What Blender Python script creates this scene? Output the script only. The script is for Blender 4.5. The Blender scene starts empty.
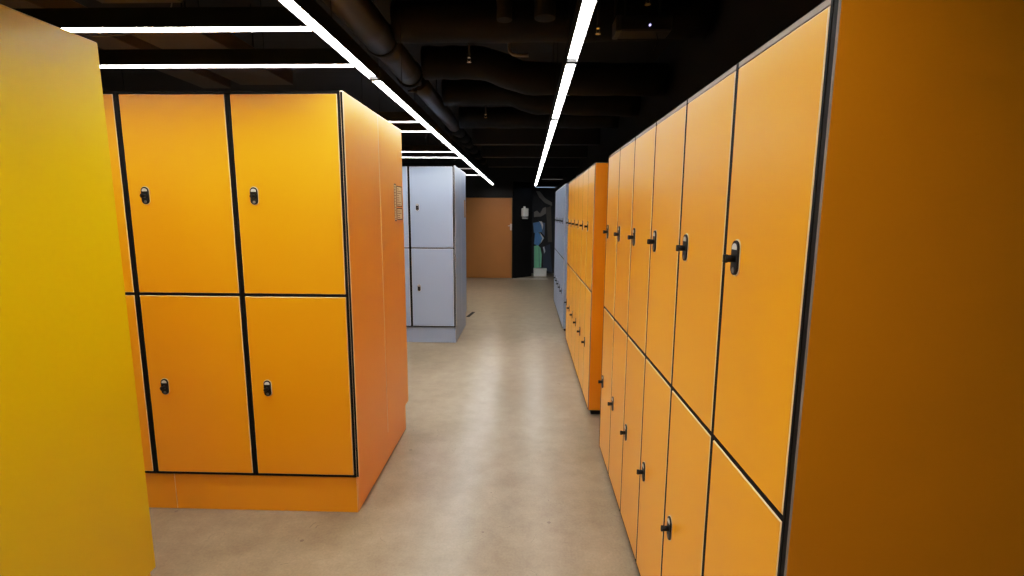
import bpy, bmesh, math, random
from mathutils import Matrix, Vector
random.seed(7)
S = bpy.context.scene
C = S.collection
PI = math.pi

# ------------------------------------------------------------------ materials
def lin(c):
    return tuple(((v/255)/12.92 if v/255 <= .04045 else ((v/255+.055)/1.055)**2.4) for v in c)

def mat(name, rgb, rough=.5, metal=0., spec=.5, noise=0., nscale=8., bump=0., bscale=200., rvar=0., emis=None, estr=0.):
    m = bpy.data.materials.new(name); m.use_nodes = True
    nt = m.node_tree; b = nt.nodes['Principled BSDF']
    b.inputs['Base Color'].default_value = (*rgb, 1)
    b.inputs['Roughness'].default_value = rough
    b.inputs['Metallic'].default_value = metal
    b.inputs['Specular IOR Level'].default_value = spec
    if emis:
        b.inputs['Emission Color'].default_value = (*emis, 1)
        b.inputs['Emission Strength'].default_value = estr
    if noise or bump or rvar:
        tc = nt.nodes.new('ShaderNodeTexCoord')
    if noise or rvar:
        n = nt.nodes.new('ShaderNodeTexNoise'); n.inputs['Scale'].default_value = nscale
        n.inputs['Detail'].default_value = 5
        nt.links.new(tc.outputs['Object'], n.inputs['Vector'])
    if noise:
        mx = nt.nodes.new('ShaderNodeMix'); mx.data_type = 'RGBA'
        mx.inputs[6].default_value = (*[v*(1-noise) for v in rgb], 1)
        mx.inputs[7].default_value = (*[min(1, v*(1+noise)) for v in rgb], 1)
        nt.links.new(n.outputs['Fac'], mx.inputs[0])
        nt.links.new(mx.outputs[2], b.inputs['Base Color'])
    if rvar:
        mr = nt.nodes.new('ShaderNodeMapRange')
        mr.inputs[3].default_value = rough-rvar; mr.inputs[4].default_value = rough+rvar
        nt.links.new(n.outputs['Fac'], mr.inputs[0]); nt.links.new(mr.outputs[0], b.inputs['Roughness'])
    if bump:
        n2 = nt.nodes.new('ShaderNodeTexNoise'); n2.inputs['Scale'].default_value = bscale
        bp = nt.nodes.new('ShaderNodeBump'); bp.inputs['Strength'].default_value = bump
        bp.inputs['Distance'].default_value = .002
        nt.links.new(tc.outputs['Object'], n2.inputs['Vector'])
        nt.links.new(n2.outputs['Fac'], bp.inputs['Height']); nt.links.new(bp.outputs[0], b.inputs['Normal'])
    return m

def concrete():
    m = bpy.data.materials.new('polished concrete'); m.use_nodes = True
    nt = m.node_tree; b = nt.nodes['Principled BSDF']; L = nt.links
    tc = nt.nodes.new('ShaderNodeTexCoord')
    big = nt.nodes.new('ShaderNodeTexNoise'); big.inputs['Scale'].default_value = 1.3; big.inputs['Detail'].default_value = 6
    big.inputs['Distortion'].default_value = .6
    fine = nt.nodes.new('ShaderNodeTexNoise'); fine.inputs['Scale'].default_value = 90; fine.inputs['Detail'].default_value = 4
    L.new(tc.outputs['Object'], big.inputs['Vector']); L.new(tc.outputs['Object'], fine.inputs['Vector'])
    r = nt.nodes.new('ShaderNodeValToRGB')
    r.color_ramp.elements[0].position = .3; r.color_ramp.elements[0].color = (.262, .21, .138, 1)
    r.color_ramp.elements[1].position = .72; r.color_ramp.elements[1].color = (.36, .294, .207, 1)
    L.new(big.outputs['Fac'], r.inputs[0])
    mx = nt.nodes.new('ShaderNodeMix'); mx.data_type = 'RGBA'; mx.blend_type = 'MULTIPLY'; mx.inputs[0].default_value = .35
    L.new(r.outputs[0], mx.inputs[6]); L.new(fine.outputs['Fac'], mx.inputs[7])
    # blotches, dark specks and thin scuffs
    blot = nt.nodes.new('ShaderNodeTexNoise'); blot.inputs['Scale'].default_value = 7; blot.inputs['Detail'].default_value = 8
    blot.inputs['Roughness'].default_value = .7
    L.new(tc.outputs['Object'], blot.inputs['Vector'])
    br = nt.nodes.new('ShaderNodeMapRange'); br.inputs[1].default_value = .3; br.inputs[2].default_value = .7
    br.inputs[3].default_value = .80; br.inputs[4].default_value = 1.16
    L.new(blot.outputs['Fac'], br.inputs[0])
    vm = nt.nodes.new('ShaderNodeVectorMath'); vm.operation = 'SCALE'
    L.new(mx.outputs[2], vm.inputs[0]); L.new(br.outputs[0], vm.inputs['Scale'])
    v = nt.nodes.new('ShaderNodeTexVoronoi'); v.inputs['Scale'].default_value = 6.5
    L.new(tc.outputs['Object'], v.inputs['Vector'])
    sep = nt.nodes.new('ShaderNodeSeparateColor'); L.new(v.outputs['Color'], sep.inputs[0])
    th = nt.nodes.new('ShaderNodeMath'); th.operation = 'MULTIPLY'; th.inputs[1].default_value = .075
    L.new(sep.outputs[0], th.inputs[0])
    lt = nt.nodes.new('ShaderNodeMath'); lt.operation = 'LESS_THAN'
    L.new(v.outputs['Distance'], lt.inputs[0]); L.new(th.outputs[0], lt.inputs[1])
    w1 = nt.nodes.new('ShaderNodeTexNoise'); w1.inputs['Scale'].default_value = 2.2; w1.inputs['Detail'].default_value = 2
    w1.inputs['Distortion'].default_value = 1.5
    L.new(tc.outputs['Object'], w1.inputs['Vector'])
    d1 = nt.nodes.new('ShaderNodeMath'); d1.operation = 'SUBTRACT'; d1.inputs[1].default_value = .42
    L.new(w1.outputs['Fac'], d1.inputs[0])
    ab = nt.nodes.new('ShaderNodeMath'); ab.operation = 'ABSOLUTE'; L.new(d1.outputs[0], ab.inputs[0])
    l2 = nt.nodes.new('ShaderNodeMath'); l2.operation = 'LESS_THAN'; l2.inputs[1].default_value = .0022
    L.new(ab.outputs[0], l2.inputs[0])
    gt = nt.nodes.new('ShaderNodeMath'); gt.operation = 'GREATER_THAN'; gt.inputs[1].default_value = .56
    L.new(blot.outputs['Fac'], gt.inputs[0])
    sc = nt.nodes.new('ShaderNodeMath'); sc.operation = 'MULTIPLY'; L.new(l2.outputs[0], sc.inputs[0]); L.new(gt.outputs[0], sc.inputs[1])
    mxm = nt.nodes.new('ShaderNodeMath'); mxm.operation = 'MAXIMUM'; L.new(lt.outputs[0], mxm.inputs[0]); L.new(sc.outputs[0], mxm.inputs[1])
    k = nt.nodes.new('ShaderNodeMath'); k.operation = 'MULTIPLY'; k.inputs[1].default_value = .55
    L.new(mxm.outputs[0], k.inputs[0])
    mx2 = nt.nodes.new('ShaderNodeMix'); mx2.data_type = 'RGBA'; mx2.inputs[7].default_value = (.09, .07, .05, 1)
    L.new(k.outputs[0], mx2.inputs[0]); L.new(vm.outputs[0], mx2.inputs[6]); L.new(mx2.outputs[2], b.inputs['Base Color'])
    mr = nt.nodes.new('ShaderNodeMapRange'); mr.inputs[3].default_value = .24; mr.inputs[4].default_value = .38
    L.new(big.outputs['Fac'], mr.inputs[0]); L.new(mr.outputs[0], b.inputs['Roughness'])
    b.inputs['Specular IOR Level'].default_value = .45
    bp = nt.nodes.new('ShaderNodeBump'); bp.inputs['Strength'].default_value = .12; bp.inputs['Distance'].default_value = .003
    L.new(big.outputs['Fac'], bp.inputs['Height']); L.new(bp.outputs[0], b.inputs['Normal'])
    return m

ORANGE = mat('orange laminate', (.82, .338, .005), .31, noise=.04, nscale=3, rvar=.04, bump=.05, bscale=300)
ORANGE_BOUNCE = mat('orange laminate with bounce tint', (.85, .315, .006), .33, noise=.04, nscale=3, rvar=.04, bump=.05, bscale=300)  # same laminate, with reddish bounce light put into the end-panel colour
YELLOW = mat('yellow laminate', (.64, .43, .002), .31, noise=.04, nscale=3, rvar=.04, bump=.05, bscale=300)
GREY = mat('pale blue grey laminate', (.29, .37, .515), .36, noise=.03, nscale=3, bump=.05, bscale=300)
PALEO = mat('pale orange edge band', (.85, .62, .36), .5, noise=.05)
PALEY = mat('pale yellow edge band', (.75, .58, .15), .5, noise=.05)
PALEG = mat('pale grey edge band', (.72, .75, .80), .5, noise=.05)
BLACKE = mat('black edge band', (.005, .0045, .004), .6, spec=.12, noise=.2)
TOPB = mat('brown grey top edge', (.22, .18, .14), .5, noise=.1)
BLK = mat('black lacquer', (.006, .006, .006), .55, spec=.25, noise=.2)
CHROME = mat('chrome', (.75, .75, .75), .25, metal=1., noise=.05)
RIMM = mat('pale plastic rim', (.72, .62, .45), .4, noise=.05)
CEIL = mat('black painted slab', (.005, .005, .006), .9, noise=.4, nscale=4, bump=.3, bscale=30)
DUCT = mat('black painted metal', (.011, .009, .008), .5, noise=.3, nscale=5)
DUCTF = mat('black insulation foil', (.0045, .0042, .0042), .65, spec=.2, noise=.4, nscale=9, bump=.6, bscale=25)
WALLB = mat('black painted wall', (.007, .007, .008), .7, noise=.3, nscale=4, bump=.2, bscale=60)
LOCKB = mat('black lock plastic', (.008, .008, .008), .4, spec=.3, noise=.2)
LOCKHL = mat('pale lock highlight insert', (.55, .55, .54), .5, spec=.3, noise=.05)
LOCKG = mat('grey lock core', (.16, .15, .14), .5, noise=.1)
WHITE = mat('white plastic', (.72, .73, .72), .45, noise=.04)
PROFIL = mat('white profile lip', (.9, .9, .9), .6, noise=.02)
LED = mat('opal diffuser lit', (.9, .9, .9), .5, emis=(1, .975, .95), estr=36., noise=.01)
LEDL = mat('opal diffuser lit, left line', (.9, .9, .9), .5, emis=(1, .975, .95), estr=52., noise=.01)
LEDX = mat('opal diffuser lit, cross lights', (.9, .9, .9), .5, emis=(1, .975, .95), estr=62., noise=.01)
LEDB = mat('opal diffuser bluish', (.4, .45, .5), .5, emis=(.55, .72, 1.), estr=3., noise=.01)
LEDG = mat('opal diffuser dim', (.4, .4, .4), .5, emis=(.8, .78, .75), estr=.35, noise=.01)
PAPER = mat('printed paper', (.80, .68, .45), .6, noise=.08, nscale=30)
INK = mat('dark print', (.06, .04, .02), .6, noise=.2)
SILV = mat('brushed steel', (.5, .48, .45), .35, metal=.9, noise=.1)
FLOOR = concrete()

# ------------------------------------------------------------------ mesh helpers
class MB:
    def __init__(s): s.bm = bmesh.new()
    def box(s, x0, x1, y0, y1, z0, z1, mi=0, bevel=0., bmi=None, faces=None):
        """faces: dict of side letter -> material index (keys -x +x -y +y -z +z)"""
        bm = s.bm
        v = [bm.verts.new((x, y, z)) for x in (x0, x1) for y in (y0, y1) for z in (z0, z1)]
        q = {'-x': (0, 1, 3, 2), '+x': (4, 6, 7, 5), '-y': (0, 4, 5, 1), '+y': (2, 3, 7, 6), '-z': (0, 2, 6, 4), '+z': (1, 5, 7, 3)}
        fs = []
        for k, idx in q.items():
            f = bm.faces.new([v[i] for i in idx]); f.material_index = (faces or {}).get(k, mi); fs.append(f)
        if bevel:
            es = list({e for f in fs for e in f.edges})
            bmesh.ops.bevel(bm, geom=es, offset=bevel, segments=1, affect='EDGES', material=-1 if bmi is None else bmi)
        return s
    def prism(s, pts, y0, y1, mi=0, mi_front=None):
        """closed outline in xz extruded along y"""
        bm = s.bm
        a = [bm.verts.new((p[0], y0, p[1])) for p in pts]; b = [bm.verts.new((p[0], y1, p[1])) for p in pts]
        n = len(pts)
        f = bm.faces.new(a); f.material_index = mi if mi_front is None else mi_front
        f = bm.faces.new(b[::-1]); f.material_index = mi
        for i in range(n):
            f = bm.faces.new((a[(i+1) % n], a[i], b[i], b[(i+1) % n])); f.material_index = mi
        return s
    def tube(s, pts, rad, seg=14, mi=0, caps=True):
        bm = s.bm; pts = [Vector(p) for p in pts]; n = len(pts)
        rads = rad if isinstance(rad, (list, tuple)) else [rad]*n
        rings = []
        for i, p in enumerate(pts):
            d = (pts[min(i+1, n-1)]-pts[max(i-1, 0)]).normalized()
            up = Vector((0, 0, 1)) if abs(d.z) < .9 else Vector((1, 0, 0))
            u = d.cross(up).normalized(); w = u.cross(d)
            rings.append([bm.verts.new(p+(u*math.cos(2*PI*k/seg)+w*math.sin(2*PI*k/seg))*rads[i]) for k in range(seg)])
        for i in range(n-1):
            for k in range(seg):
                f = bm.faces.new((rings[i][k], rings[i][(k+1) % seg], rings[i+1][(k+1) % seg], rings[i+1][k]))
                f.material_index = mi; f.smooth = True
        if caps:
            bm.faces.new(rings[0][::-1]).material_index = mi; bm.faces.new(rings[-1]).material_index = mi
        return s
    def mesh(s, name, mats):
        bmesh.ops.recalc_face_normals(s.bm, faces=s.bm.faces[:])
        me = bpy.data.meshes.new(name); s.bm.to_mesh(me); s.bm.free()
        for m in mats: me.materials.append(m)
        return me
    def build(s, name, mats, parent=None, loc=None):
        return place(name, s.mesh(name, mats if isinstance(mats, (list, tuple)) else [mats]), parent, loc)

def place(name, me, parent=None, loc=None):
    o = bpy.data.objects.new(name, me); C.objects.link(o)
    if parent: o.parent = parent
    if loc: o.location = loc
    return o

def tag(o, label, cat, group=None):
    o['label'] = label; o['category'] = cat
    if group: o['group'] = group
    return o

def thing(name, label, cat, loc=(0, 0, 0), rz=0., group=None):
    o = bpy.data.objects.new(name, None); C.objects.link(o); o.empty_display_size = .1
    o.location = loc; o.rotation_euler = (0, 0, rz)
    return tag(o, label, cat, group)

def struct(o, label=None):
    o['kind'] = 'structure'
    if label: o['label'] = label
    return o

def stadium(w, h, cx=0, cz=0, n=10):
    r = w/2; k = h/2-r; p = []
    for i in range(n+1): a = PI*i/n; p.append((cx+r*math.cos(a), cz+k+r*math.sin(a)))
    for i in range(n+1): a = PI+PI*i/n; p.append((cx+r*math.cos(a), cz-k+r*math.sin(a)))
    return p
def circle(r, cx, cz, n=16): return [(cx+r*math.cos(2*PI*i/n), cz+r*math.sin(2*PI*i/n)) for i in range(n)]

# ------------------------------------------------------------------ camera (1.6 m above the floor)
R = ((0.9995311, 0.0097386, -0.0290286), (0.0301439, -0.1467006, 0.9887215), (0.0053702, -0.9891330, -0.1469253))
M = Matrix(((R[0][0], -R[0][1], -R[0][2], 0), (R[1][0], -R[1][1], -R[1][2], 0), (R[2][0], -R[2][1], -R[2][2], 1.6), (0, 0, 0, 1)))
cd = bpy.data.cameras.new('camera'); cam = bpy.data.objects.new('camera', cd); C.objects.link(cam)
cam.matrix_world = M; cd.sensor_width = 36; cd.lens = 492/1024*36; cd.clip_start = .02; cd.clip_end = 60
S.camera = cam

# ------------------------------------------------------------------ the setting
ZC = 3.05
struct(MB().box(-5, 1.2, -3.5, 14.2, -.1, 0).build('floor', FLOOR))
struct(MB().box(-5.1, 1.3, -3.6, 14.3, ZC, ZC+.1).build('ceiling', CEIL))
struct(MB().box(-5.1, -5, -3.6, 14.3, 0, ZC).build('wall_left', WALLB))
struct(MB().box(1.2, 1.3, -3.6, 14.3, 0, ZC).build('wall_right', WALLB))
struct(MB().box(-5, 1.2, -3.6, -3.5, 0, ZC).build('wall_back', WALLB))
wf = MB().box(-5, -1.80, 12.45, 12.57, 0, ZC).box(-1.80, -.36, 12.45, 12.57, 2.05, ZC)
wf.box(-.36, .80, 12.45, 12.57, 2.42, ZC).box(.80, 1.2, 12.45, 12.57, 0, ZC)
struct(wf.build('wall_front', WALLB))
struct(MB().box(-5, 1.2, 14.1, 14.2, 0, ZC).build('wall_alcove', WALLB))
# orange door at the far end of the aisle
d = MB().box(-1.795, -.372, 12.43, 12.50, .008, 2.02, 0, .004).build('door_1', mat('shade-darkened orange door', (.36, .145, .022), .5, noise=.06, nscale=3))  # same orange as the lockers, dim far-end light mixed into the colour
struct(d, 'flat shade-darkened orange door at the far end of the aisle')
hb = MB().prism(stadium(.05, .17, -.40, 1.30), 12.415, 12.428, 0).tube([(-.40, 12.417, 1.33), (-.40, 12.375, 1.33), (-.47, 12.372, 1.33)], .009, 10)
hb.prism(circle(.014, -.40, 1.25), 12.408, 12.416, 0)
o = hb.build('door_handle', SILV, d)
struct(MB().box(-.368, -.352, 12.42, 12.50, 0, 2.05).box(-1.80, -.352, 12.42, 12.50, 2.03, 2.048).build('trim_1', BLK))
# black partition, turned slightly away
ang = math.atan2(.48, .47)
pt = MB().box(0, .68, 0, .06, 0, 2.42).build('wall_partition', BLK); pt.location = (-.345, 12.46, 0); pt.rotation_euler = (0, 0, ang); struct(pt)
struct(MB().box(-.02, .85, 0, .05, 0, .018).build('trim_2', mat('pale threshold strip', (.50, .47, .42), .5, noise=.1), None, (-.32, 12.30, 0)))

# ------------------------------------------------------------------ lockers
FD = .022
def lock_mesh(edge):
    m = MB()
    m.prism(stadium(.043, .091), -.0015, .004, 1)                # pale rim
    m.prism(stadium(.037, .084), -.006, .002, 0)                 # black body
    m.prism([(.013*math.cos(a), .024+.011*math.sin(a)) for a in [PI*i/8 for i in range(9)]]+[(-.013, .020), (.013, .020)], -.0075, -.0055, 2)  # pale insert standing in for the highlight on the lock
    m.tube([(0, -.005, -.002), (0, -.022, -.002), (0, -.029, -.002)], [.009, .009, .0085], 14, 0)
    m.box(-.0045, .0045, -.032, -.021, -.012, .008, 0, .0015)    # thumb wing on the knob
    m.prism(circle(.007, 0, -.030), -.0075, -.0055, 3)
    return m.mesh('lock', [LOCKB, edge, LOCKHL, LOCKG])

class Kind:
    """mesh set for one kind of two-door locker column; local front faces -y, x runs left to right"""
    def __init__(s, W, D, z0, zm, z1, side, lam, edge, topm, mid=.012, tk=.012, bk=.010):
        s.W, s.D, s.z0, s.z1, s.lam, s.edge = W, D, z0, z1, lam, edge
        c = MB()
        c.box(.001, W-.001, FD, D, z0, z1, 0)
        c.box(.001, side, 0, FD, z0, z1, 1); c.box(W-side, W-.001, 0, FD, z0, z1, 1)
        c.box(side, W-side, 0, FD, z1-tk, z1, 2); c.box(side, W-side, 0, FD, z0, z0+bk, 1)
        c.box(side, W-side, 0, FD, zm-mid/2, zm+mid/2, 1)
        s.carcass = c.mesh('carcass', [lam, BLACKE, topm])
        g = .0015
        def door(a, b):
            m = MB(); m.box(side+g, W-side-g, -.001, FD-.001, a+g, b-g, 0, .003, 1)
            return m.mesh('door', [lam, edge])
        s.low, s.up = door(z0+bk, zm-mid/2), door(zm+mid/2, z1-tk)
        s.lock = lock_mesh(PALEG if lam is GREY else RIMM)
        s.lockx = side+.088 if W > .45 else side+.068
        s.zl, s.zu = (z0+zm)/2, (zm+z1)/2+(.012 if W < .45 else 0)
    def panel(s, x0, x1):
        m = MB(); m.box(x0, x1, 0, s.D-.002, s.z0, s.z1, 0, .003, 2, faces={'-y': 1, '+y': 1, '+z': 2})
        return m.mesh('end_panel', [ORANGE_BOUNCE if s.lam is ORANGE and s.W < .45 else s.lam, BLACKE, TOPB if s.W < .45 and s.lam is ORANGE else s.edge])
    def make(s, label, loc, rz, group, end=None, pk=.016):
        t = thing('locker', label, 'locker', loc, rz, group)
        place('carcass', s.carcass, t)
        for me, z in ((s.up, s.zu), (s.low, s.zl)):
            dr = place('door', me, t)
            place('lock', s.lock, dr, (s.lockx, -.001, z))
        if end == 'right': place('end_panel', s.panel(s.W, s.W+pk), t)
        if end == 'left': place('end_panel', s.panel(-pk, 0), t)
        return t

# left orange block: front row, back row, boards of the plinth
XA, YA, WA = -.878, 2.417, .545
A = Kind(WA, .546, .213, 1.192, 2.178, .0125, ORANGE, PALEO, BLACKE)
la = ['orange locker at the right-hand corner of the left block, facing the camera',
      'middle orange locker of the left block, between corner locker and the partly hidden one',
      'orange locker of the left block, mostly hidden behind the yellow locker']
for k in range(3):
    A.make(la[k], (XA-.016-WA*(k+1), YA, 0), 0, 'orange lockers of the left block', 'right' if k == 0 else None)
A.make('orange locker at rear of the left block, its side carrying paper notices', (XA-.016, 3.512, 0), PI, 'orange lockers of the left block', 'left')
def plinth(label, x0, x1, y0, y1, h, m, edge, seam=None, group=None):
    t = thing('locker_plinth', label, 'plinth', ((x0+x1)/2, (y0+y1)/2, 0), 0, group)
    X0, X1, Y = x0-(x0+x1)/2, x1-(x0+x1)/2, (y1-y0)/2
    cuts = [X0, X1] if seam is None else [X0, seam-(x0+x1)/2, X1]
    for a, b in zip(cuts, cuts[1:]):
        MB().box(a+.0008, b-.0008, -Y, -Y+.018, 0, h, 0, .0015, 1).build('front_board', [m, edge], t)
    MB().box(X1-.018, X1-.0005, -Y+.0185, Y-.0185, 0, h, 0, .0015, 1).build('side_board', [m, edge], t)
    MB().box(X0, X1, Y-.018, Y, 0, h, 0, .0015, 1).build('back_board', [m, edge], t)
    return t
plinth('orange plinth under the left block of orange lockers', XA-.016-3*WA+.01, XA-.020, YA+.016, 3.496, .212, ORANGE, PALEO, -1.896)

# yellow block in the left foreground (its doors face away from the camera)
XY, YY = -1.454, 1.722
Yk = Kind(WA, .546, .213, 1.192, 2.168, .0125, YELLOW, PALEY, BLACKE)
Yk.make('yellow locker in the left foreground, plain side panel towards the aisle', (XY-.016, YY, 0), PI, None, 'left')
Yk.make('yellow locker at the left edge, back to back with the foreground one', (XY-.016-WA, .628, 0), 0, None, 'right')
plinth('yellow plinth under the yellow lockers in the left foreground', XY-.016-WA, XY-.012, .645, YY-.016, .212, YELLOW, PALEY)

# grey block further down on the left
XG, YG = -.868, 6.0
G = Kind(WA, .52, .205, 1.192, 2.180, .0125, GREY, PALEG, BLACKE)
lg = ['pale blue-grey locker at the aisle corner of the far left block',
      'pale blue-grey locker half hidden behind the left orange block']
for k in range(2):
    G.make(lg[k], (XG-.016-WA*(k+1), YG, 0), 0, 'blue-grey lockers of the far left block', 'right' if k == 0 else None)
G.make('pale blue-grey locker at rear of the far left block, side towards aisle', (XG-.016, 7.042, 0), PI, 'blue-grey lockers of the far left block', 'left')
plinth('pale grey plinth under the far left block of grey lockers', XG-.016-2*WA+.01, XG-.012, YG+.02, 7.022, .204, GREY, PALEG)

# right-hand banks, fronts facing the aisle
XR = .510
Rk = Kind(.381, .55, .040, 1.008, 1.968, .0075, ORANGE, PALEO, TOPB, .010, .012, .006)
Rm2 = Kind(.390, .55, .040, 1.004, 1.992, .0075, ORANGE, PALEO, TOPB, .010, .012, .006)
Rg = Kind(.3825, .55, .040, 1.000, 2.015, .0075, GREY, PALEG, PALEG, .010, .012, .006)
words = ['nearest the camera', 'second from the camera', 'third from the camera', 'fourth from the camera', 'fifth from the camera', 'sixth from the camera']
def bank(kd, y0, names, group, x=XR):
    n = len(names)
    for k, nm in enumerate(names):
        kd.make(nm, (x, y0+kd.W*(k+1), 0), -PI/2, group, 'right' if k == 0 else 'left' if k == n-1 else None, .018)
    return y0+kd.W*n
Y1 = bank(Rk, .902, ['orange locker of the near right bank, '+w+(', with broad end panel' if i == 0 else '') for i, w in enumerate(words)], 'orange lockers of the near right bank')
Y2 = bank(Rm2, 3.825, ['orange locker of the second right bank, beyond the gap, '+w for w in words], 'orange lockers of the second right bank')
Y3 = bank(Rg, 6.72, ['pale blue-grey locker of the farthest right bank, '+w for w in words], 'blue-grey lockers of the farthest right bank')
for nm, a, b in (('near right orange', .902, Y1), ('second right orange', 3.825, Y2), ('farthest right blue-grey', 6.72, Y3)):
    p = MB().box(-.24, .24, -(b-a)/2, (b-a)/2, 0, .039, 0, .002).build('locker_plinth', BLACKE, None, (XR+.265, (a+b)/2, 0))
    tag(p, 'low black base strip under the '+nm+' locker bank', 'plinth')

# paper notices on the side panels of the left blocks
def notice(label, x, y0, y1, z0, z1, rows, m):
    t = thing('paper_notice', label, 'notice', (x, (y0+y1)/2, z0))
    w, h = (y1-y0)/2, z1-z0
    MB().box(0, .0015, -w, w, 0, h, 0, .0004, 0).build('sheet', m, t)
    b = MB()
    for (a, c, e, f) in ((-w, w, 0, .006), (-w, w, h-.006, h), (-w, -w+.006, 0, h), (w-.006, w, 0, h)):
        b.box(.0014, .0024, a, c, e, f)
    b.build('border', INK, t)
    l = MB(); rnd = random.Random(int(z0*100))
    for r in range(rows):
        z = h-.02-(h-.035)*r/max(1, rows-1)
        l.box(.0014, .002, -w*.78, w*(-.2+.9*rnd.random()), z-.0022, z+.0022)
    l.build('print_lines', mat('faded print', (.30, .21, .10), .6, noise=.2), t)
NX = XA-.0003
notice('upper pale notice sheet with dark border on the left orange block', NX, 3.335, 3.475, 1.652, 1.79, 8, PAPER)
notice('lower pale notice sheet with dark border on the left orange block', NX, 3.335, 3.475, 1.562, 1.642, 4, PAPER)
notice('narrow tan notice strip beside the two bordered sheets on the orange side', NX, 3.275, 3.322, 1.555, 1.80, 12, PAPER)
notice('small tan notice on the side of the far left blue-grey lockers', XG-.0003, 6.86, 6.99, 1.56, 1.80, 8, mat('tan paper', (.55, .30, .10), .6, noise=.1))

# ------------------------------------------------------------------ strip lights
ZL = 2.30
def strip(label, x0, x1, y0, y1, group, w=.046, led=None, z=ZL, rec=.015, lift=0.):
    """U-profile with a diffuser recessed between two lips; runs along its longer side"""
    along = (y1-y0) > (x1-x0)
    L = (y1-y0) if along else (x1-x0)
    t = thing('strip_light', label, 'strip light', ((x0+x1)/2, (y0+y1)/2, z), 0 if along else PI/2, group)
    k = .004; hw = w/2
    h = MB()
    for s in (-1, 1):
        a, b = sorted((s*hw, s*(hw+k)))
        h.box(a, b, -L/2, L/2, 0, .07, 0, faces={('+x' if s < 0 else '-x'): 1})
    h.box(-hw, hw, -L/2, L/2, rec+.006, .07, 0)
    h.box(-hw, hw, -L/2, -L/2+.003, 0, rec+.006, 0); h.box(-hw, hw, L/2-.003, L/2, 0, rec+.006, 0)
    h.build('housing', [BLK, PROFIL], t)
    MB().box(-hw+.0005, hw-.0005, -L/2+.0035, L/2-.0035, rec, rec+.005).build('diffuser', led or LED, t)
    for s in (-1, 1):
        MB().tube([(0, s*L*(.36 if along or w < .1 else .14), .069), (0, s*L*(.36 if along or w < .1 else .14), ZC-z)], .0025, 6).build('suspension_wire', BLK, t)
XL = -.808; XRt = .200
for a, b, lb in ((-1.3, 2.69, 'near long white strip light along the left side of the aisle ceiling'),
                 (2.725, 6.7, 'second long white strip light along the left of the aisle ceiling'),
                 (6.702, 11.9, 'farthest long white strip light along the left of the aisle ceiling')):
    strip(lb, XL-.025, XL+.025, a, b, 'left row of aisle strip lights', led=LEDL)
for a, b, lb in ((-.8, 1.0, 'white strip light over the right lockers, just above the camera'),
                 (1.01, 2.41, 'nearest visible white strip light of the right-hand ceiling line'),
                 (2.44, 3.815, 'second visible white strip light of the right-hand ceiling line'),
                 (3.835, 6.6, 'third white strip light of the right-hand ceiling line'),
                 (6.602, 12.25, 'farthest white strip light of the right-hand ceiling line')):
    strip(lb, XRt-.02, XRt+.02, a, b, 'right row of aisle strip lights', .044)
XT = XL-.0275
for y, lb in ((.05, 'white cross strip light behind the camera over the yellow lockers'),
              (.52, 'white cross strip light just behind the yellow foreground locker edge'),
              (1.985, 'white cross strip light passing over the yellow foreground locker'),
              (2.455, 'white cross strip light just above the left orange locker fronts'),
              (3.89, 'white cross strip light just behind the left orange block'),
              (4.33, 'second white cross strip light behind the left orange block'),
              (5.70, 'white cross strip light in front of the far left grey block'),
              (6.25, 'white cross strip light above the far left grey block'),
              (8.95, 'white cross strip light beyond the far left grey block')):
    strip(lb, -3.9, XT, y-.02, y+.02, 'cross strip lights on the left', led=LEDX)
strip('wide pale vent above the rear of the grey block, its reflected light as glow', -1.9, XT, 7.6, 7.85, None, .2, LEDG, rec=.004)  # a vent, no lamp: its reflection is imitated by a dim emissive face
strip('dim greyish strip light near the far right grey lockers', .30, .72, 10.2, 10.28, None, .08, LEDG, 2.32, .004)
strip('bluish strip light above the far alcove opening', .20, .72, 12.70, 12.83, None, .10, LEDB, 2.30, .004)

# ------------------------------------------------------------------ ceiling services
def along_y(x, z, y0, y1, n): return [(x, y0+(y1-y0)*i/n, z) for i in range(n+1)]
t = thing('round_duct', 'thick round black duct running beside the left ceiling strip light', 'duct', (-1.0, 0, 2.70))
MB().tube(along_y(0, .07, -.4, 3.50, 12), .105, 24).build('near_pipe', DUCT, t)
MB().tube(along_y(.005, .07, 3.54, 4.30, 4), .098, 24).build('middle_pipe', DUCT, t)
for yy in (1.6, 3.52, 4.33):
    MB().tube(along_y(0, .07, yy-.025, yy+.025, 1), .113, 24).build('collar', DUCTF, t)
MB().tube(along_y(.02, .07, 4.55, 6.75, 6), .082, 20).build('far_pipe', DUCT, t)
v = MB().box(-.05, .06, 4.36, 4.54, .02, .13, 0, .01).tube([(.0, 4.44, .02), (0, 4.44, -.045)], .014, 10).tube([(-.04, 4.44, -.045), (.04, 4.44, -.045)], .012, 10)
v.build('damper', DUCT, t)
for yy in (6.8, 7.35, 7.95, 8.7, 9.6, 10.6):
    MB().tube([(.0+.02*math.sin(yy*9), yy, .07), (.04, yy+.42, .055)], [.095, .075], 16).build('elbow_section', DUCTF, t)
for yy in (.3, 2.3, 4.0, 5.6):
    MB().tube([(0, yy, .16), (0, yy, ZC-2.7)], .006, 6).build('hanger_rod', BLK, t)

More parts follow.
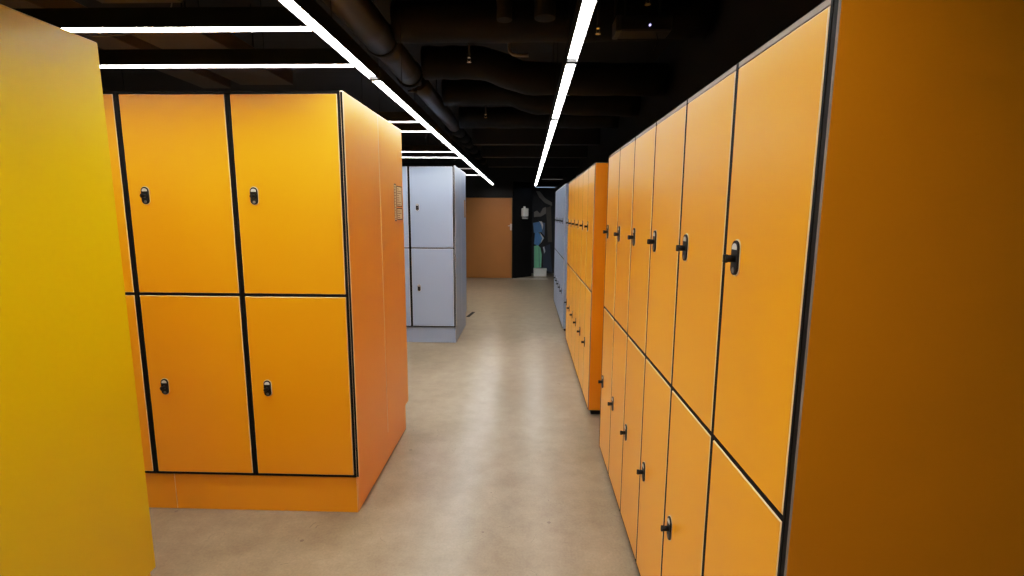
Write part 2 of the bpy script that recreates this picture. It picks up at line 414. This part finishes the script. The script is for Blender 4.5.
def sag(label, pts, r):
    path = []
    for (a, b) in zip(pts, pts[1:]):
        for i in range(8):
            f = i/8; f = f*f*(3-2*f); path.append((a[0]+(b[0]-a[0])*i/8, a[1]+(b[1]-a[1])*f, a[2]+(b[2]-a[2])*f))
    path.append(pts[-1])
    rr = [r*(1+.03*math.sin(i*1.7)) for i in range(len(path))]
    tag(MB().tube(path, rr, 22).build('insulated_duct', DUCTF), label, 'duct', 'sagging cross ducts over the aisle')
sag('nearest level black cross duct over the aisle, ahead of the damper', [(-.88, 3.45, 2.86), (.3, 3.45, 2.86), (1.15, 3.45, 2.88)], .13)
sag('second black cross duct over the aisle, dipping towards the right', [(-.88, 4.35, 2.86), (-.45, 4.35, 2.86), (.05, 4.38, 2.74), (1.15, 4.38, 2.73)], .13)
sag('third black cross duct over the aisle, sagging near the right strip light', [(-.88, 5.35, 2.86), (-.25, 5.35, 2.87), (.1, 5.4, 2.78), (1.15, 5.4, 2.76)], .13)
sag('fourth black cross duct over the aisle, level and far', [(-.88, 6.6, 2.84), (.2, 6.6, 2.84), (1.15, 6.6, 2.84)], .13)
for i, (y, zz) in enumerate(((8.2, 2.72), (9.8, 2.7), (11.3, 2.66))):
    b = MB().box(-.88, 1.15, -.08, .08, 0, ZC-zz, 0, .006).build('ceiling_beam', DUCT, None, (0, y, zz))
    tag(b, ['black ceiling beam nearest of the far three', 'black ceiling beam in the middle of the far three', 'black ceiling beam just before the far orange door'][i], 'beam', 'far black ceiling beams')
# rectangular trunking over the left lockers
TRUNK_BOUNCE = mat('bounce-tinted dark trunking', (.035, .024, .017), .55, noise=.2)  # warm bounce from the locker tops painted into the dark metal as brown
for x0, x1, y0, y1, lb in ((-1.96, -1.58, 2.12, 2.37, 'bounce-tinted dark trunking piece hanging between the two left cross lights'),
                   (-2.5, -2.28, 1.9, 3.9, 'narrow dark trunking above the yellow locker corner'),
                   (-2.15, -1.75, 2.75, 3.8, 'wide dark trunking above the left orange lockers')):
    t = thing('cable_trunking', lb, 'trunking', ((x0+x1)/2, (y0+y1)/2, 2.55))
    w, l = (x1-x0)/2, (y1-y0)/2
    MB().box(-w, w, -l, l, 0, .1, 0, .004).build('channel', TRUNK_BOUNCE, t)
    for s in (-1, 1): MB().tube([(0, s*l*.7, .1), (0, s*l*.7, ZC-2.55)], .006, 6).build('hanger_rod', BLK, t)
path = [(-2.02, 2.40, 2.42), (-1.9, 2.40, 2.425), (-1.8, 2.40, 2.45), (-1.72, 2.4, 2.50), (-1.66, 2.4, 2.54), (-1.62, 2.39, 2.66), (-1.62, 2.39, ZC)]
tag(MB().tube([(-2.2, 2.4, 2.44)]+path, .0035, 6).build('hanging_cable', mat('grey cable', (.16, .13, .11), .5, noise=.1)), 'thin grey cable drooping beneath the left ceiling trunking', 'cable')

# pendants, device box, conduit, sprinklers
for x, y, r, lb in ((-.14, 3.0, .045, 'left dark hanging tube at the top of the aisle ceiling'), (.09, 2.98, .06, 'right dark hanging tube at the top of the aisle ceiling')):
    t = thing('hanging_tube', lb, 'tube', (x, y, 2.70), 0, 'hanging tubes')
    MB().tube([(0, 0, 0), (0, 0, .30)], r, 18).build('shade', DUCTF, t)
    MB().tube([(0, 0, .30), (0, 0, ZC-2.70)], .012, 8).build('stem', BLK, t)
t = thing('ceiling_device', 'dark grey box with a tiny violet lamp under the right ceiling', 'device', (.67, 3.13, 2.66))
MB().box(-.16, .16, -.07, .07, 0, .085, 0, .008).build('casing', mat('charcoal casing', (.016, .016, .018), .45, noise=.1), t)
MB().box(-.165, -.13, -.073, .073, -.003, .088, 0, .006).build('end_cap', mat('grey end cap', (.05, .05, .05), .45, noise=.1), t)
MB().prism(circle(.006, .03, .03), -.0745, -.069, 0).build('indicator_lamp', mat('violet lamp', (.5, .5, .8), .4, emis=(.55, .5, 1), estr=2.5, noise=.01), t)
MB().tube([(.08, -.03, 0), (.085, -.035, -.03), (.075, -.04, -.07), (.06, -.045, -.1)], .004, 6).build('lead', DUCT, t)
for s in (-1, 1): MB().tube([(s*.1, 0, .085), (s*.1, 0, ZC-2.66)], .008, 8).build('bracket', BLK, t)
c = MB().tube([(-.14, 3.7, ZC), (-.14, 3.7, 2.80), (-.135, 3.68, 2.745), (-.11, 3.66, 2.715), (-.06, 3.65, 2.705), (.0, 3.65, 2.705)], .011, 10)
tag(c.build('bent_conduit', mat('grey conduit', (.22, .2, .19), .4, noise=.1)), 'thin bent conduit hanging left of the right strip light', 'conduit')
n = 0
sprs = [(-.43, 3.75, 2.69, 'left of the bent conduit'), (.42, 3.2, 2.69, 'left of the violet-lamp box'), (.53, 3.24, 2.69, 'just below the violet-lamp box'),
        (.36, 4.75, 2.69, 'right of the right strip light joint'), (-.48, 5.80, 2.69, 'beside the far pipe end'), (.62, 2.78, 2.69, 'right of the strip light')]
first = None
for x, y, z, w in sprs:
    if first is None:
        first = thing('sprinkler', '', 'sprinkler', (x, y, z), 0, 'ceiling sprinkler heads')
        MB().tube([(0, 0, .035), (0, 0, .36)], .009, 8).build('drop_pipe', BLK, first)
        MB().tube([(0, 0, 0), (0, 0, .004)], .017, 12).tube([(-.009, 0, .004), (-.009, 0, .035)], .002, 6).tube([(.009, 0, .004), (.009, 0, .035)], .002, 6).tube([(0, 0, .03), (0, 0, .042)], .012, 10).build('head', CHROME, first)
        s = first
    else:
        s = first.copy(); C.objects.link(s); s.location = (x, y, z)
        for ch in first.children:
            k = ch.copy(); C.objects.link(k); k.parent = s
    s['label'] = 'small metal sprinkler head on the black ceiling, '+w

# ------------------------------------------------------------------ far end: dispenser, mural, box, floor tape
t = thing('wall_dispenser', 'white wall dispenser on the black partition beside the orange door', 'dispenser', (-.085, 12.714, 1.50), ang)
MB().box(-.098, .098, -.09, 0, .06, .27, 0, .015).build('body', WHITE, t)
MB().box(-.025, .025, -.05, 0, .27, .315, 0, .008).build('top_knob', WHITE, t)
MB().box(-.065, .065, -.10, 0, 0, .035, 0, .006).build('drip_tray', WHITE, t)
MB().box(-.05, .05, -.03, 0, .035, .06).build('back_plate', DUCT, t)

Rm = Matrix(R)
def on_wall(px, py, Y):
    dv = Rm @ Vector((px-512, py-288, 492)); dv *= Y/dv.y
    return dv.x, dv.z+1.6
t = thing('wall_mural', 'colourful painted mural panel in the dark alcove behind the partition', 'mural', (0, 13.45, 0))
MB().box(.05, 1.05, 0, .04, .02, 2.4, 0).build('panel', mat('dark mural ground', (.018, .019, .022), .7, noise=.5, nscale=9), t)
def paint(name, rgb, pts, lift=.003):
    q = [on_wall(a, b, 13.45) for a, b in pts]
    MB().prism(q, -lift, .001).build(name, mat('mural paint '+name, rgb, .6, noise=.12, nscale=12), t)
paint('blue_shape', (0.133, 0.323, 0.646), [(533, 223), (540, 221.5), (543, 224), (542, 232), (534, 233)])
paint('blue_diamond', (0.133, 0.380, 0.760), [(535, 233), (538, 232), (544, 238.5), (538, 246), (534, 244)])
paint('slate_shape', (0.133, 0.190, 0.323), [(541, 222), (545, 223), (544.5, 236), (541.5, 232.5)], .0025)
paint('white_curve', (0.900, 0.900, 0.900), [(539, 221.2), (542, 221.5), (543.2, 225), (542.3, 230), (541.6, 226), (540.5, 223.2)], .005)
paint('white_chevron', (0.900, 0.900, 0.900), [(539.5, 232), (544, 238), (540.5, 243.5), (542.2, 238.3)], .005)
paint('mint_shape', (0.304, 0.798, 0.532), [(534, 246), (538, 245), (540.5, 248), (541.8, 255), (541.2, 267.5), (534, 268)])
paint('mint_fold', (0.171, 0.475, 0.342), [(538.6, 247), (539.3, 248), (539.8, 267), (539, 267)], .0045)
paint('navy_shape', (0.034, 0.049, 0.085), [(543, 247), (550, 244), (552, 272), (543, 270)])
paint('pale_fleck', (0.665, 0.722, 0.798), [(542.8, 247), (544.3, 246.6), (545.4, 251.5), (544.2, 253.5)], .005)
paint('grey_curve', (0.190, 0.180, 0.162), [(536, 191), (540, 191.5), (545, 198), (552, 202.5), (552, 206), (545, 203), (539, 197)])
paint('grey_lettering', (0.228, 0.209, 0.190), [(534, 212), (537, 210.5), (540, 213.5), (543, 208), (546, 207), (546, 213.5), (541, 216.5), (534, 217)])
paint('brown_stripe', (0.095, 0.082, 0.067), [(546, 208), (551, 206), (552, 242), (548, 242)])
b = thing('white_box', 'low white box on the floor at the foot of the mural', 'box', (.36, 13.0, 0))
MB().box(-.17, .17, -.1, .1, 0, .17, 0, .006).build('body', WHITE, b)
MB().box(-.175, .175, -.105, .105, .171, .20, 0, .006).build('lid', WHITE, b)
k = MB().box(-.026, .026, -.2, .2, 0, .002).build('floor_tape', BLACKE, None, (-.895, 7.8, .001)); k.rotation_euler = (0, 0, -.13)
tag(k, 'short black tape mark on the floor beside the far grey block', 'tape')

# ------------------------------------------------------------------ world and colour
w = bpy.data.worlds.new('world'); S.world = w; w.use_nodes = True
w.node_tree.nodes['Background'].inputs[0].default_value = (.5, .5, .55, 1)
w.node_tree.nodes['Background'].inputs[1].default_value = .02
S.view_settings.view_transform = 'Standard'
S.view_settings.look = 'None'
S.view_settings.exposure = 0.
S.cycles.max_bounces = 8; S.cycles.diffuse_bounces = 5
S.view_settings.use_curve_mapping = True
cm = S.view_settings.curve_mapping
cm.white_level = (2, 2, 2)
pts = [(0, 0), (.06, .105), (.125, .245), (.25, .49), (.4, .70), (.6, .86), (.8, .95), (1, 1)]
cv = cm.curves[3]
cv.points[0].location = pts[0]; cv.points[1].location = pts[-1]
for p in pts[1:-1]: cv.points.new(*p)
cm.update()
